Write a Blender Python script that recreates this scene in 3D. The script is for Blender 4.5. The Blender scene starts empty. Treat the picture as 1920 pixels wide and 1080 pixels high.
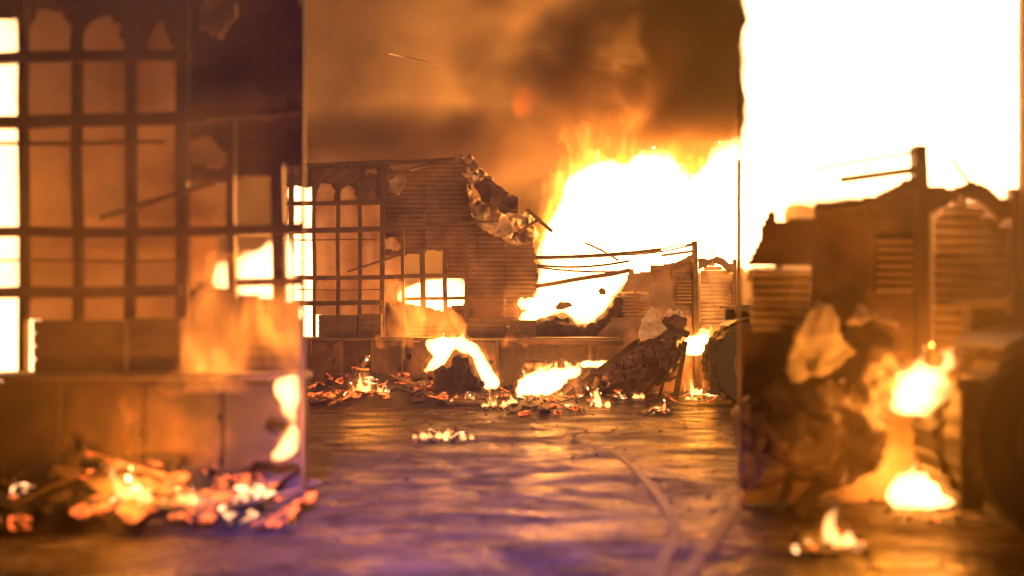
import bpy, bmesh, math, random
import numpy as np
from mathutils import Vector, noise as mn

# ------------------------------------------------------------------ camera, world, light, exposure
sc = bpy.context.scene
COL = bpy.data.collections.new('place')      # joined to the scene at the very end, which keeps building fast
F = 1400.0          # focal length in photo pixels (photo is 1920 wide)
H = 1.6             # eye height
VH = 583.0          # photo row of the horizon
cam = bpy.data.cameras.new('camera')
cam_o = bpy.data.objects.new('camera', cam)
COL.objects.link(cam_o)
cam_o.location = (0, 0, H)
cam_o.rotation_euler = (math.radians(90), 0, 0)
cam.sensor_width = 36
cam.lens = 36 * F / 1920
cam.shift_y = (VH - 540) / 1920
cam.clip_start = 0.05
cam.clip_end = 600
cam.dof.use_dof = True
cam.dof.focus_distance = 14.5
cam.dof.aperture_fstop = 0.30
sc.camera = cam_o

world = bpy.data.worlds.new('World')
sc.world = world
world.use_nodes = True
wn = world.node_tree
sky = wn.nodes.new('ShaderNodeTexSky')
sky.sky_type = 'NISHITA'
sky.sun_disc = False
sky.sun_elevation = math.radians(-4)
sky.sun_rotation = math.radians(160)
wn.links.new(sky.outputs[0], wn.nodes['Background'].inputs[0])
wn.nodes['Background'].inputs[1].default_value = 0.03

def lamp(kind, loc, energy, col, size, parent=None, name='fire_light'):
    l = bpy.data.lights.new(name, kind)
    l.energy = energy
    l.color = col
    if kind == 'SUN':
        l.angle = size
    else:
        l.shadow_soft_size = size
    o = bpy.data.objects.new(name, l)
    o.location = loc
    COL.objects.link(o)
    if parent is not None:
        o.parent = parent
    return o
sun = lamp('SUN', (0, -5, 20), 0.012, (0.55, 0.5, 1.0), math.radians(10), name='moon')
sun.rotation_euler = (math.radians(35), 0, math.radians(-10))
# the fire engine's blue-violet beam that colours the wet street in front of the camera
beam = lamp('SPOT', (-0.9, -1.5, 5.5), 15000, (0.36, 0.17, 0.85), 0.12, name='fire_engine_beam')
beam.data.spot_size = math.radians(31)
beam.data.spot_blend = 1.0
beam.rotation_euler = (Vector((-0.4, 5.5, 0)) - beam.location).to_track_quat('-Z', 'Y').to_euler()

sc.view_settings.view_transform = 'Standard'
sc.view_settings.look = 'None'
sc.view_settings.gamma = 1
sc.view_settings.exposure = 0.22
sc.cycles.use_denoising = True
sc.cycles.max_bounces = 5
sc.cycles.diffuse_bounces = 2
sc.cycles.glossy_bounces = 2
sc.cycles.transmission_bounces = 3
sc.cycles.transparent_max_bounces = 10
sc.cycles.volume_bounces = 0
sc.cycles.volume_step_rate = 1.0
sc.cycles.sample_clamp_indirect = 4
sc.cycles.use_adaptive_sampling = False
sc.cycles.time_limit = 480
sc.cycles.caustics_reflective = False
sc.cycles.caustics_refractive = False

FIRE = (1.0, 0.285, 0.02)
rnd = random.Random(7)

# ------------------------------------------------------------------ photo pixel -> place
def far(u, v, d):
    return Vector(((u - 960) / F * d, d, H - (v - VH) / F * d))
S = 2.356
def near(u, v, d):
    """the stalls close to the camera: same sizes, at a fraction of the distance"""
    return far(S * (u - 571), 540 + S * (v - 565), d / S)
def ground_d(v):
    return F * H / (v - VH)

# ------------------------------------------------------------------ materials
def mat(name):
    m = bpy.data.materials.new(name)
    m.use_nodes = True
    return m, m.node_tree, m.node_tree.nodes['Principled BSDF']

def solid(name, c1, c2, rough=0.7, scale=3.0, metal=0.0, bump=0.25, detail=6, spec=0.5, stain=None):
    m, nt, b = mat(name)
    tc = nt.nodes.new('ShaderNodeTexCoord')
    n = nt.nodes.new('ShaderNodeTexNoise')
    n.inputs['Scale'].default_value = scale
    n.inputs['Detail'].default_value = detail
    n.inputs['Roughness'].default_value = 0.65
    r = nt.nodes.new('ShaderNodeValToRGB')
    r.color_ramp.elements[0].position = 0.33
    r.color_ramp.elements[1].position = 0.68
    r.color_ramp.elements[0].color = (*c1, 1)
    r.color_ramp.elements[1].color = (*c2, 1)
    nt.links.new(tc.outputs['Object'], n.inputs['Vector'])
    nt.links.new(n.outputs[0], r.inputs[0])
    col = r.outputs[0]
    if stain:
        n3 = nt.nodes.new('ShaderNodeTexNoise')
        n3.inputs['Scale'].default_value = stain[0]
        n3.inputs['Detail'].default_value = 4
        mr = nt.nodes.new('ShaderNodeMapRange')
        mr.inputs[1].default_value = 0.45
        mr.inputs[2].default_value = 0.62
        mx = nt.nodes.new('ShaderNodeMixRGB')
        mx.inputs[2].default_value = (*stain[1], 1)
        nt.links.new(tc.outputs['Object'], n3.inputs['Vector'])
        nt.links.new(n3.outputs[0], mr.inputs[0])
        nt.links.new(mr.outputs[0], mx.inputs[0])
        nt.links.new(col, mx.inputs[1])
        col = mx.outputs[0]
    nt.links.new(col, b.inputs['Base Color'])
    b.inputs['Roughness'].default_value = rough
    b.inputs['Metallic'].default_value = metal
    b.inputs['Specular IOR Level'].default_value = spec
    n2 = nt.nodes.new('ShaderNodeTexNoise')
    n2.inputs['Scale'].default_value = scale * 9
    n2.inputs['Detail'].default_value = 5
    bp = nt.nodes.new('ShaderNodeBump')
    bp.inputs['Strength'].default_value = bump
    bp.inputs['Distance'].default_value = 0.02
    nt.links.new(tc.outputs['Object'], n2.inputs['Vector'])
    nt.links.new(n2.outputs[0], bp.inputs['Height'])
    nt.links.new(bp.outputs[0], b.inputs['Normal'])
    return m

def thin_sheet(name, c1, c2, trans=0.5, scale=2.0, stain=None):
    """fibre or plastic sheet that lets some of the fire behind it through"""
    m = solid(name, c1, c2, 0.75, scale, stain=stain)
    nt = m.node_tree
    b = nt.nodes['Principled BSDF']
    out = [x for x in nt.nodes if x.type == 'OUTPUT_MATERIAL'][0]
    t = nt.nodes.new('ShaderNodeBsdfTranslucent')
    src = b.inputs['Base Color'].links[0].from_socket
    nt.links.new(src, t.inputs[0])
    mx = nt.nodes.new('ShaderNodeMixShader')
    mx.inputs[0].default_value = trans
    nt.links.new(b.outputs[0], mx.inputs[1])
    nt.links.new(t.outputs[0], mx.inputs[2])
    nt.links.new(mx.outputs[0], out.inputs['Surface'])
    return m

M = {}
M['steel'] = solid('burnt_steel', (.025, .018, .014), (.08, .052, .036), .6, 4)
M['iron'] = solid('charred_corrugated_iron', (.05, .034, .026), (.14, .092, .066), .6, 1.6, .1, .2, stain=(.9, (.03, .02, .016)))
M['paleiron'] = solid('firelit_pale_sheet', (.22, .17, .12), (.5, .42, .33), .7, 2.4, stain=(1.6, (.05, .035, .025)))  # paler copy of the iron: firelight on these sheets put into the colour
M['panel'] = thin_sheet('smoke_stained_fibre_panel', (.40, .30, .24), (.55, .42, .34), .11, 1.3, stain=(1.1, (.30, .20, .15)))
M['dimpanel'] = thin_sheet('dimmed_fibre_panel', (.16, .10, .075), (.34, .22, .17), .08, 1.6, stain=(1.5, (.07, .045, .035)))  # darker copy of the panel: dim light in the top cell put into the colour
M['board'] = solid('painted_counter_board', (.035, .02, .014), (.085, .05, .036), .75, 3, stain=(1.6, (.014, .010, .008)))
M['slab'] = solid('counter_top', (.03, .024, .02), (.085, .065, .05), .6, 4)
M['crate'] = solid('sooty_crate', (.03, .022, .018), (.08, .06, .045), .7, 6)
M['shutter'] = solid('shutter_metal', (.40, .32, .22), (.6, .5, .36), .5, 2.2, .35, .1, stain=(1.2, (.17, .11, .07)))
M['kiosk'] = solid('scorched_kiosk_metal', (.13, .085, .06), (.26, .17, .12), .55, 1.7, .1, .2, stain=(1.0, (.07, .048, .038)))
M['tarp'] = solid('dark_tarpaulin', (.028, .019, .022), (.065, .044, .05), .6, 2.4, bump=.4)
M['plastic'] = thin_sheet('pale_plastic_sheet', (.42, .4, .4), (.6, .57, .56), .45, 2.5)
M['tyre'] = solid('tyre_rubber', (.008, .0075, .007), (.018, .016, .015), .75, 9)
M['rim'] = solid('rim_steel', (.06, .05, .042), (.13, .11, .09), .5, 7, .4)
M['vehicle'] = solid('sooty_trailer_steel', (.010, .008, .007), (.026, .02, .016), .6, 3)
M['char'] = solid('charcoal', (.008, .007, .006), (.03, .024, .02), .85, 7, bump=.6)
M['rubble'] = solid('rubble', (.05, .035, .03), (.17, .12, .10), .8, 6, bump=.5)
M['cable'] = solid('cable_rubber', (.012, .011, .01), (.03, .026, .022), .6, 12)
M['hose'] = solid('canvas_hose', (.035, .026, .018), (.06, .046, .03), .8, 9, bump=.35, stain=(3, (.03, .022, .014)))

def ember_mat(name, c, s):
    m = solid(name, (.015, .01, .009), (.06, .03, .02), .85, 9, bump=.5)
    nt = m.node_tree
    b = nt.nodes['Principled BSDF']
    tc = [x for x in nt.nodes if x.type == 'TEX_COORD'][0]
    n = nt.nodes.new('ShaderNodeTexNoise')
    n.inputs['Scale'].default_value = 1.5
    n.inputs['Detail'].default_value = 3
    mr = nt.nodes.new('ShaderNodeMapRange')
    mr.inputs[1].default_value = .44
    mr.inputs[2].default_value = .66
    mr.inputs[3].default_value = 0
    mr.inputs[4].default_value = s
    nt.links.new(tc.outputs['Object'], n.inputs['Vector'])
    nt.links.new(n.outputs[0], mr.inputs[0])
    nt.links.new(mr.outputs[0], b.inputs['Emission Strength'])
    b.inputs['Emission Color'].default_value = (*c, 1)
    return m
M['ember'] = ember_mat('glowing_ember', (1.0, .14, .022), 2.4)
M['flying'] = ember_mat('flying_ember', (1.0, .36, .09), 1.6)
M['hot'] = ember_mat('white_hot_ember', (1.0, .42, .16), 5.0)

def fire_volume(name, colour, strength, wisp=None):
    """emission only, by the metre: thin edges stay orange, thick cores clip to white"""
    m = bpy.data.materials.new(name)
    m.use_nodes = True
    nt = m.node_tree
    nt.nodes.clear()
    out = nt.nodes.new('ShaderNodeOutputMaterial')
    e = nt.nodes.new('ShaderNodeEmission')
    e.inputs[0].default_value = (*colour, 1)
    e.inputs[1].default_value = strength
    nt.links.new(e.outputs[0], out.inputs['Volume'])
    if wisp:
        tc = nt.nodes.new('ShaderNodeTexCoord')
        mp = nt.nodes.new('ShaderNodeMapping')
        mp.inputs['Scale'].default_value = (1, 1, .38)
        n = nt.nodes.new('ShaderNodeTexNoise')
        n.inputs['Scale'].default_value = wisp
        n.inputs['Detail'].default_value = 2.5
        n.inputs['Distortion'].default_value = 0.9
        mr = nt.nodes.new('ShaderNodeMapRange')
        mr.inputs[1].default_value = .46
        mr.inputs[2].default_value = .68
        mr.inputs[3].default_value = 0
        mr.inputs[4].default_value = strength * 2
        nt.links.new(tc.outputs['Object'], mp.inputs[0])
        nt.links.new(mp.outputs[0], n.inputs['Vector'])
        nt.links.new(n.outputs[0], mr.inputs[0])
        nt.links.new(mr.outputs[0], e.inputs[1])
    return m
M['core'] = fire_volume('fire_core', (1, .5, .2), 9)
M['smallcore'] = fire_volume('small_fire_core', (1, .44, .13), 30)
M['halo'] = fire_volume('fire_fringe', (1, .24, .02), 1.1, 1.6)
M['smallhalo'] = fire_volume('small_fire_fringe', (1, .26, .03), 2.4, 5.0)
M['wisp'] = fire_volume('orange_flame', (1, .25, .03), 2.0, 3.0)
M['tongue'] = fire_volume('orange_tongue', (1, .27, .03), 3.2, 2.4)
M['red'] = fire_volume('red_puff_in_smoke', (1, .13, .012), 1.5, .9)

# ------------------------------------------------------------------ object helpers
def tag(o, label, cat, group=None):
    o['label'] = label
    o['category'] = cat
    if group:
        o['group'] = group
    return o
def link(name, me, m, parent=None):
    if m is not None:
        me.materials.clear()
        me.materials.append(m)
    o = bpy.data.objects.new(name, me)
    COL.objects.link(o)
    if parent is not None:
        o.parent = parent
        o.matrix_parent_inverse = parent.matrix_basis.inverted()
    return o
def thing(name, loc, label, cat, group=None):
    o = bpy.data.objects.new(name, None)
    o.empty_display_size = .2
    COL.objects.link(o)
    o.location = loc
    return tag(o, label, cat, group)
def mesh(name, vs, fs, smooth=False):
    me = bpy.data.meshes.new(name)
    me.from_pydata([tuple(v) for v in vs], [], fs)
    if smooth:
        me.polygons.foreach_set('use_smooth', [True] * len(me.polygons))
    me.update()
    return me
BOXF = [(0, 1, 3, 2), (4, 6, 7, 5), (0, 4, 5, 1), (2, 3, 7, 6), (0, 2, 6, 4), (1, 5, 7, 3)]
def bevel(me, w, seg=1):
    bm = bmesh.new()
    bm.from_mesh(me)
    bmesh.ops.recalc_face_normals(bm, faces=bm.faces)
    bmesh.ops.bevel(bm, geom=bm.edges[:], offset=w, segments=seg, affect='EDGES')
    bm.to_mesh(me)
    bm.free()
    return me
def box(name, a, b, m, parent=None, bev=0.006):
    vs = [(x, y, z) for x in (a[0], b[0]) for y in (a[1], b[1]) for z in (a[2], b[2])]
    me = mesh(name, vs, BOXF)
    if bev:
        bevel(me, bev)
    return link(name, me, m, parent)
def bar(name, p, q, w, t, m, parent=None, wob=0.0, seed=0):
    """a beam from p to q, w high or wide, t deep, with a slight warp from the heat"""
    p, q = Vector(p), Vector(q)
    ax = (q - p)
    L = ax.length
    ax.normalize()
    dy = Vector((0, 1, 0))
    s = ax.cross(dy).normalized()
    dy = s.cross(ax).normalized()
    n = max(1, int(L / .35)) if wob else 1
    vs, fs = [], []
    for i in range(n + 1):
        c = p + ax * (L * i / n)
        if wob:
            c = c + s * wob * mn.noise(Vector((i * .55, seed * 3.1, .3))) + dy * wob * mn.noise(Vector((i * .55, seed * 1.7, 5.3)))
        for a, b in ((-1, -1), (1, -1), (1, 1), (-1, 1)):
            vs.append(c + s * (a * w / 2) + dy * (b * t / 2))
    for i in range(n):
        for k in range(4):
            fs.append((i * 4 + k, i * 4 + (k + 1) % 4, i * 4 + 4 + (k + 1) % 4, i * 4 + 4 + k))
    fs += [(3, 2, 1, 0), tuple(n * 4 + k for k in range(4))]
    me = mesh(name, vs, fs)
    bm = bmesh.new()
    bm.from_mesh(me)
    bmesh.ops.recalc_face_normals(bm, faces=bm.faces)
    bm.to_mesh(me)
    bm.free()
    return link(name, me, m, parent)
def tube(name, pts, r, m, parent=None, seg=7, flat=1.0):
    vs, fs = [], []
    pts = [Vector(p) for p in pts]
    n = len(pts)
    for i, p in enumerate(pts):
        ax = (pts[min(i + 1, n - 1)] - pts[max(i - 1, 0)]).normalized()
        up = Vector((0, 0, 1)) if abs(ax.z) < .9 else Vector((0, 1, 0))
        s = ax.cross(up).normalized()
        w = s.cross(ax).normalized()
        for k in range(seg):
            a = 2 * math.pi * k / seg
            vs.append(p + s * math.cos(a) * r + w * math.sin(a) * r * flat)
    for i in range(n - 1):
        for k in range(seg):
            fs.append((i * seg + k, i * seg + (k + 1) % seg, (i + 1) * seg + (k + 1) % seg, (i + 1) * seg + k))
    fs += [tuple(range(seg))[::-1], tuple((n - 1) * seg + k for k in range(seg))]
    return link(name, mesh(name, vs, fs, True), m, parent)
def inside(poly, x, y):
    c = False
    j = len(poly) - 1
    for i in range(len(poly)):
        xi, yi = poly[i][:2]
        xj, yj = poly[j][:2]
        if (yi > y) != (yj > y) and x < (xj - xi) * (y - yi) / (yj - yi) + xi:
            c = not c
        j = i
    return c
def sheet(name, P, poly, d, m, parent=None, step=3.0, corr=0.0, pitch=9.0, crumple=0.0, cscale=.03, torn=0.0,
          tilt=(0, 0), holes=(), vertical=False, thick=.006, seed=0):
    """a metal, fibre or plastic sheet with the outline poly (photo pixels) at depth d; ridges, dents, torn edges"""
    us = [p[0] for p in poly]
    vv = [p[1] for p in poly]
    u0, u1, v0, v1 = min(us), max(us), min(vv), max(vv)
    nu, nv = max(2, int((u1 - u0) / step)), max(2, int((v1 - v0) / step))
    idx, vs, fs = {}, [], []
    def vert(i, j):
        if (i, j) not in idx:
            u, v = u0 + (u1 - u0) * i / nu, v0 + (v1 - v0) * j / nv
            dd = d + tilt[0] * (i / nu - .5) + tilt[1] * (j / nv - .5)
            if corr:
                dd += corr * math.sin(2 * math.pi * (u if vertical else v) / pitch)
            if crumple:
                dd += crumple * (mn.noise(Vector((u * cscale, v * cscale, seed * 7.7))) + .5 * mn.noise(Vector((u * cscale * 2.7, v * cscale * 2.7, seed * 3.3 + 9))))
            idx[(i, j)] = len(vs)
            vs.append(P(u, v, dd))
        return idx[(i, j)]
    for i in range(nu):
        for j in range(nv):
            u, v = u0 + (u1 - u0) * (i + .5) / nu, v0 + (v1 - v0) * (j + .5) / nv
            if torn:
                u += torn * mn.noise(Vector((u * .09, v * .09, seed + .5)))
                v += torn * mn.noise(Vector((u * .09, v * .09, seed + 40.5)))
            if inside(poly, u, v) and not any(inside(h, u, v) for h in holes):
                fs.append((vert(i, j), vert(i, j + 1), vert(i + 1, j + 1), vert(i + 1, j)))
    if not fs:
        return None
    o = link(name, mesh(name, vs, fs, bool(crumple or corr)), m, parent)
    if thick:
        md = o.modifiers.new('thickness', 'SOLIDIFY')
        md.thickness = thick
    return o

_perm = np.random.RandomState(5).permutation(256)
_perm = np.concatenate([_perm, _perm, _perm])
_grad = np.random.RandomState(6).normal(size=(256, 3))
_grad /= np.linalg.norm(_grad, axis=1)[:, None]
def vnoise(p):
    """gradient noise of an (n, 3) array, about -1..1"""
    i = np.floor(p).astype(int)
    f = p - i
    i = i & 255
    w = f * f * f * (f * (f * 6 - 15) + 10)
    out = 0
    for a in (0, 1):
        for b in (0, 1):
            for c in (0, 1):
                h = _perm[_perm[_perm[(i[:, 0] + a) & 255] + ((i[:, 1] + b) & 255)] + ((i[:, 2] + c) & 255)]
                dt = ((f - np.array((a, b, c))) * _grad[h]).sum(1)
                k = (w[:, 0] if a else 1 - w[:, 0]) * (w[:, 1] if b else 1 - w[:, 1]) * (w[:, 2] if c else 1 - w[:, 2])
                out = out + k * dt
    return out * 1.6
# ---- flames and heaps: an outline filled with balls, fused, then roughened
def seg_dist(px, py, a, b):
    ax, ay, bx, by = a[0], a[1], b[0], b[1]
    L = (bx - ax) ** 2 + (by - ay) ** 2
    t = 0 if L == 0 else max(0, min(1, ((px - ax) * (bx - ax) + (py - ay) * (by - ay)) / L))
    return math.hypot(px - ax - t * (bx - ax), py - ay - t * (by - ay))
def balls_in(poly2, depth, rmax, rmin, n, rr, ybulge):
    xs = [p[0] for p in poly2]
    zs = [p[1] for p in poly2]
    out = []
    cand = []
    for _ in range(n * 14):
        x, z = rr.uniform(min(xs), max(xs)), rr.uniform(min(zs), max(zs))
        if inside(poly2, x, z):
            r = min(seg_dist(x, z, poly2[i], poly2[(i + 1) % len(poly2)]) for i in range(len(poly2)))
            if r > rmin * .4:
                cand.append((r, x, z))
    cand.sort(reverse=True)
    for r, x, z in cand:
        if len(out) >= n:
            break
        if any(math.hypot(x - o[0], z - o[2]) < o[3] * .38 for o in out):
            continue
        r = max(rmin, min(r, rmax))
        out.append((x, depth + rr.uniform(-1, 1) * ybulge, z, r))
    return out
ICO = []
def fuse(name, balls, voxel):
    if not ICO:
        bm = bmesh.new()
        bmesh.ops.create_icosphere(bm, subdivisions=2, radius=1)
        ICO.append(np.array([v.co[:] for v in bm.verts]))
        ICO.append(np.array([[v.index for v in f.verts] for f in bm.faces]))
        bm.free()
    b = np.array(balls)
    vs = (ICO[0][None] * b[:, None, 3:4] + b[:, None, :3]).reshape(-1, 3)
    fs = (ICO[1][None] + (np.arange(len(b)) * len(ICO[0]))[:, None, None]).reshape(-1, 3)
    me = bpy.data.meshes.new(name)
    me.from_pydata(vs, [], fs.tolist())
    me.update()
    t = bpy.data.objects.new('tmp', me)
    sc.collection.objects.link(t)
    md = t.modifiers.new('r', 'REMESH')
    md.mode = 'VOXEL'
    md.voxel_size = voxel
    dg = bpy.context.evaluated_depsgraph_get()
    res = bpy.data.meshes.new_from_object(t.evaluated_get(dg))
    bpy.data.objects.remove(t)
    bpy.data.meshes.remove(me)
    return res
def rough(me, amp, freq, zs=.5, lift=0.0, seed=0, floor=None):
    n = len(me.vertices)
    co = np.empty(n * 3)
    no = np.empty(n * 3)
    me.vertices.foreach_get('co', co)
    me.vertices.foreach_get('normal', no)
    co, no = co.reshape(-1, 3), no.reshape(-1, 3)
    q = co * np.array((freq, freq, freq * zs)) + np.array((seed, 0, 0))
    k = vnoise(q) + .5 * vnoise(q * 2.3) + .28 * vnoise(q * 5.1)
    new = co + no * (amp * k)[:, None]
    if lift:
        q2 = np.stack((co[:, 0] * freq * 1.7, co[:, 1] * freq * 1.7, np.full(n, seed * 1.3)), 1)
        new[:, 2] += lift * np.maximum(0, no[:, 2]) * np.maximum(0, vnoise(q2)) * 2
    if floor is not None:
        new[:, 2] = np.maximum(new[:, 2], floor)
    me.vertices.foreach_set('co', new.ravel())
    me.polygons.foreach_set('use_smooth', [True] * len(me.polygons))
    me.update()
    return me
fire_no = [0]
def flame(P, poly, d, label, rmax=.6, n=90, voxel=.05, amp=.06, freq=2.2, power=0, core='core', halo='halo', grow=.18,
          tongues=0, tall=.5, ybulge=.15, group=None, lamp_r=.3, lamp_at=None, name='flame', lift=0.0, licks=0):
    """outer flame (orange, thin) with a white-hot core inside and the light it gives"""
    fire_no[0] += 1
    rr = random.Random(100 + fire_no[0])
    p2 = []
    for u, v in poly:
        q = P(u, v, d)
        p2.append((q.x, q.z))
    D = P(poly[0][0], poly[0][1], d).y
    if licks:
        # a small fire: pointed licks side by side, as high as the outline allows
        xa, xb = min(p[0] for p in p2), max(p[0] for p in p2)
        z0 = min(p[1] for p in p2)
        balls = []
        r0 = (xb - xa) / licks * .62
        for k in range(licks):
            x = xa + (xb - xa) * (k + .5) / licks + rr.uniform(-.3, .3) * r0
            z = z0
            while inside(p2, min(max(x, xa + .01), xb - .01), z + .012):
                z += .012
            rk = r0 * rr.choice((.6, .8, 1.0, 1.5))
            hgt = max(rk * 1.3, (z - z0) * rr.choice((.45, .7, .9, 1.3, 1.9)))
            lean = rr.uniform(-.3, .3) * hgt
            y = D + rr.uniform(-1, 1) * ybulge
            for i in range(12):
                t = i / 11
                balls.append((x + lean * t ** 2 + .07 * hgt * math.sin(5 * t + k), y, z0 + rk * .4 + hgt * t * .92, max(voxel * .7, rk * (1 - t) ** .75 * (.75 + .25 * math.sin(3 * t + .6)))))
    else:
        balls = balls_in(p2, D, rmax, voxel * 1.1, n, rr, ybulge)
    cx = sum(p[0] for p in p2) / len(p2)
    zmin = min(p[1] for p in p2)
    base = list(balls)
    for k in range(tongues):
        b = rr.choice(base)
        top = max([c for c in base if abs(c[0] - b[0]) < b[3] * 1.2], key=lambda c: c[2] + c[3])
        x, y, z, r = top[0], top[1], top[2] + top[3] * .3, top[3] * .62
        hgt = tall * rr.uniform(.35, 1.2)
        lean = rr.uniform(-.35, .5) * hgt
        m_ = 8
        for i in range(m_):
            t = i / (m_ - 1)
            balls.append((x + lean * t * t + .08 * hgt * math.sin(t * 4 + k), y + rr.uniform(-.02, .02), z + hgt * t, max(voxel * .8, min(r, .24) * (1 - t) ** .9)))
    root = None
    if halo:
        hb = [(x, y, z + grow * .35, r + grow * rr.uniform(.35, 1.0)) for x, y, z, r in balls]
        me = rough(fuse(name, hb, voxel * 1.3), amp * 1.6, freq, .45, lift * 1.5, fire_no[0] * 3.7)
        root = link(name, me, M[halo])
    if core:
        me = rough(fuse('flame_core', balls, voxel), amp, freq * 1.4, .45, lift, fire_no[0] * 1.9)
        if root is None:
            root = link(name, me, M[core])
        else:
            link('flame_core', me, M[core], root)
    tag(root, label, 'fire', group)
    if power:
        lp = lamp_at or (cx, D, zmin + (max(p[1] for p in p2) - zmin) * .5)
        lamp('POINT', lp, power, FIRE, lamp_r, root)
    return root
def heap(P, poly, d, name, label, cat, m, rmax=.5, n=90, voxel=.05, amp=.09, freq=2.5, ybulge=.2):
    fire_no[0] += 1
    rr = random.Random(500 + fire_no[0])
    p2 = []
    for u, v in poly:
        q = P(u, v, d)
        p2.append((q.x, q.z))
    D = P(poly[0][0], poly[0][1], d).y
    me = rough(fuse(name, balls_in(p2, D, rmax, voxel, n, rr, ybulge), voxel), amp, freq, 1.0, 0, fire_no[0], floor=.005)
    t = thing(name, (sum(p[0] for p in p2) / len(p2), D, 0), label, cat)
    t_child = link('cover', me, m, t)
    return t
def clip_poly(poly, lo, hi):
    """cut a photo outline to lo <= u <= hi"""
    def half(pl, c, keep):
        out = []
        for i in range(len(pl)):
            a, b = pl[i], pl[(i + 1) % len(pl)]
            ka, kb = keep(a[0]), keep(b[0])
            if ka:
                out.append(a)
            if ka != kb:
                t = (c - a[0]) / (b[0] - a[0])
                out.append((c, a[1] + t * (b[1] - a[1])))
        return out
    return half(half(poly, lo, lambda u: u >= lo), hi, lambda u: u <= hi)

# ------------------------------------------------------------------ ground
def make_road():
    m, nt, b = mat('wet_road')
    tc = nt.nodes.new('ShaderNodeTexCoord')
    def nz(scale, detail, sx=1, sy=1, dist=0.0, rgh=.6):
        mp = nt.nodes.new('ShaderNodeMapping')
        mp.inputs['Scale'].default_value = (sx, sy, 1)
        n = nt.nodes.new('ShaderNodeTexNoise')
        n.inputs['Scale'].default_value = scale
        n.inputs['Detail'].default_value = detail
        n.inputs['Roughness'].default_value = rgh
        n.inputs['Distortion'].default_value = dist
        nt.links.new(tc.outputs['Object'], mp.inputs[0])
        nt.links.new(mp.outputs[0], n.inputs['Vector'])
        return n.outputs[0]
    def rng(src, a, b_, c, d):
        r = nt.nodes.new('ShaderNodeMapRange')
        for i, x in enumerate((a, b_, c, d)):
            r.inputs[i + 1].default_value = x
        nt.links.new(src, r.inputs[0])
        return r.outputs[0]
    ramp = nt.nodes.new('ShaderNodeValToRGB')
    ramp.color_ramp.elements[0].position = .3
    ramp.color_ramp.elements[1].position = .72
    ramp.color_ramp.elements[0].color = (.012, .010, .010, 1)
    ramp.color_ramp.elements[1].color = (.085, .072, .066, 1)
    nt.links.new(nz(2.0, 8, .8, 1.4, 1.2, .72), ramp.inputs[0])
    nt.links.new(ramp.outputs[0], b.inputs['Base Color'])
    wet = nz(1.1, 7, .6, 1.5, 1.2)
    nt.links.new(rng(wet, .36, .62, .16, .60), b.inputs['Roughness'])
    nt.links.new(rng(wet, .40, .58, .055, 0.004), b.inputs['Specular IOR Level'])
    b.inputs['IOR'].default_value = 1.36
    def math_(op, a, bb):
        n = nt.nodes.new('ShaderNodeMath')
        n.operation = op
        for i, x in enumerate((a, bb)):
            if isinstance(x, (int, float)):
                n.inputs[i].default_value = x
            else:
                nt.links.new(x, n.inputs[i])
        return n.outputs[0]
    rip = nz(1.9, 6, .8, 1.35, 1.4, .58)
    fine = nz(26, 5, .5, 1.2)
    hgt = math_('ADD', math_('MULTIPLY', rip, 1.0), math_('MULTIPLY', fine, .05))
    bp = nt.nodes.new('ShaderNodeBump')
    bp.inputs['Strength'].default_value = .9
    bp.inputs['Distance'].default_value = .16
    nt.links.new(hgt, bp.inputs['Height'])
    nt.links.new(bp.outputs[0], b.inputs['Normal'])
    # a gently uneven carriageway near the camera inside one wide sheet
    vs, fs = [], []
    xs = [-120, -40, -14] + [x * .25 for x in range(-32, 33)] + [14, 40, 120]
    ys = [-40, -6] + [y * .25 for y in range(0, 73)] + [40, 160]
    for y in ys:
        for x in xs:
            k = max(0, min(1, (8.5 - abs(x)) / 2)) * max(0, min(1, (y - .2) / 2)) * max(0, min(1, (18 - y) / 3))
            vs.append((x, y, -.012 + .012 * k * (mn.noise(Vector((x * .7, y * .9, 1.1))) - .2)))
    w = len(xs)
    for j in range(len(ys) - 1):
        for i in range(w - 1):
            fs.append((j * w + i, j * w + i + 1, (j + 1) * w + i + 1, (j + 1) * w + i))
    o = link('road', mesh('road', vs, fs, True), m)
    o['kind'] = 'structure'
make_road()

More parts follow.
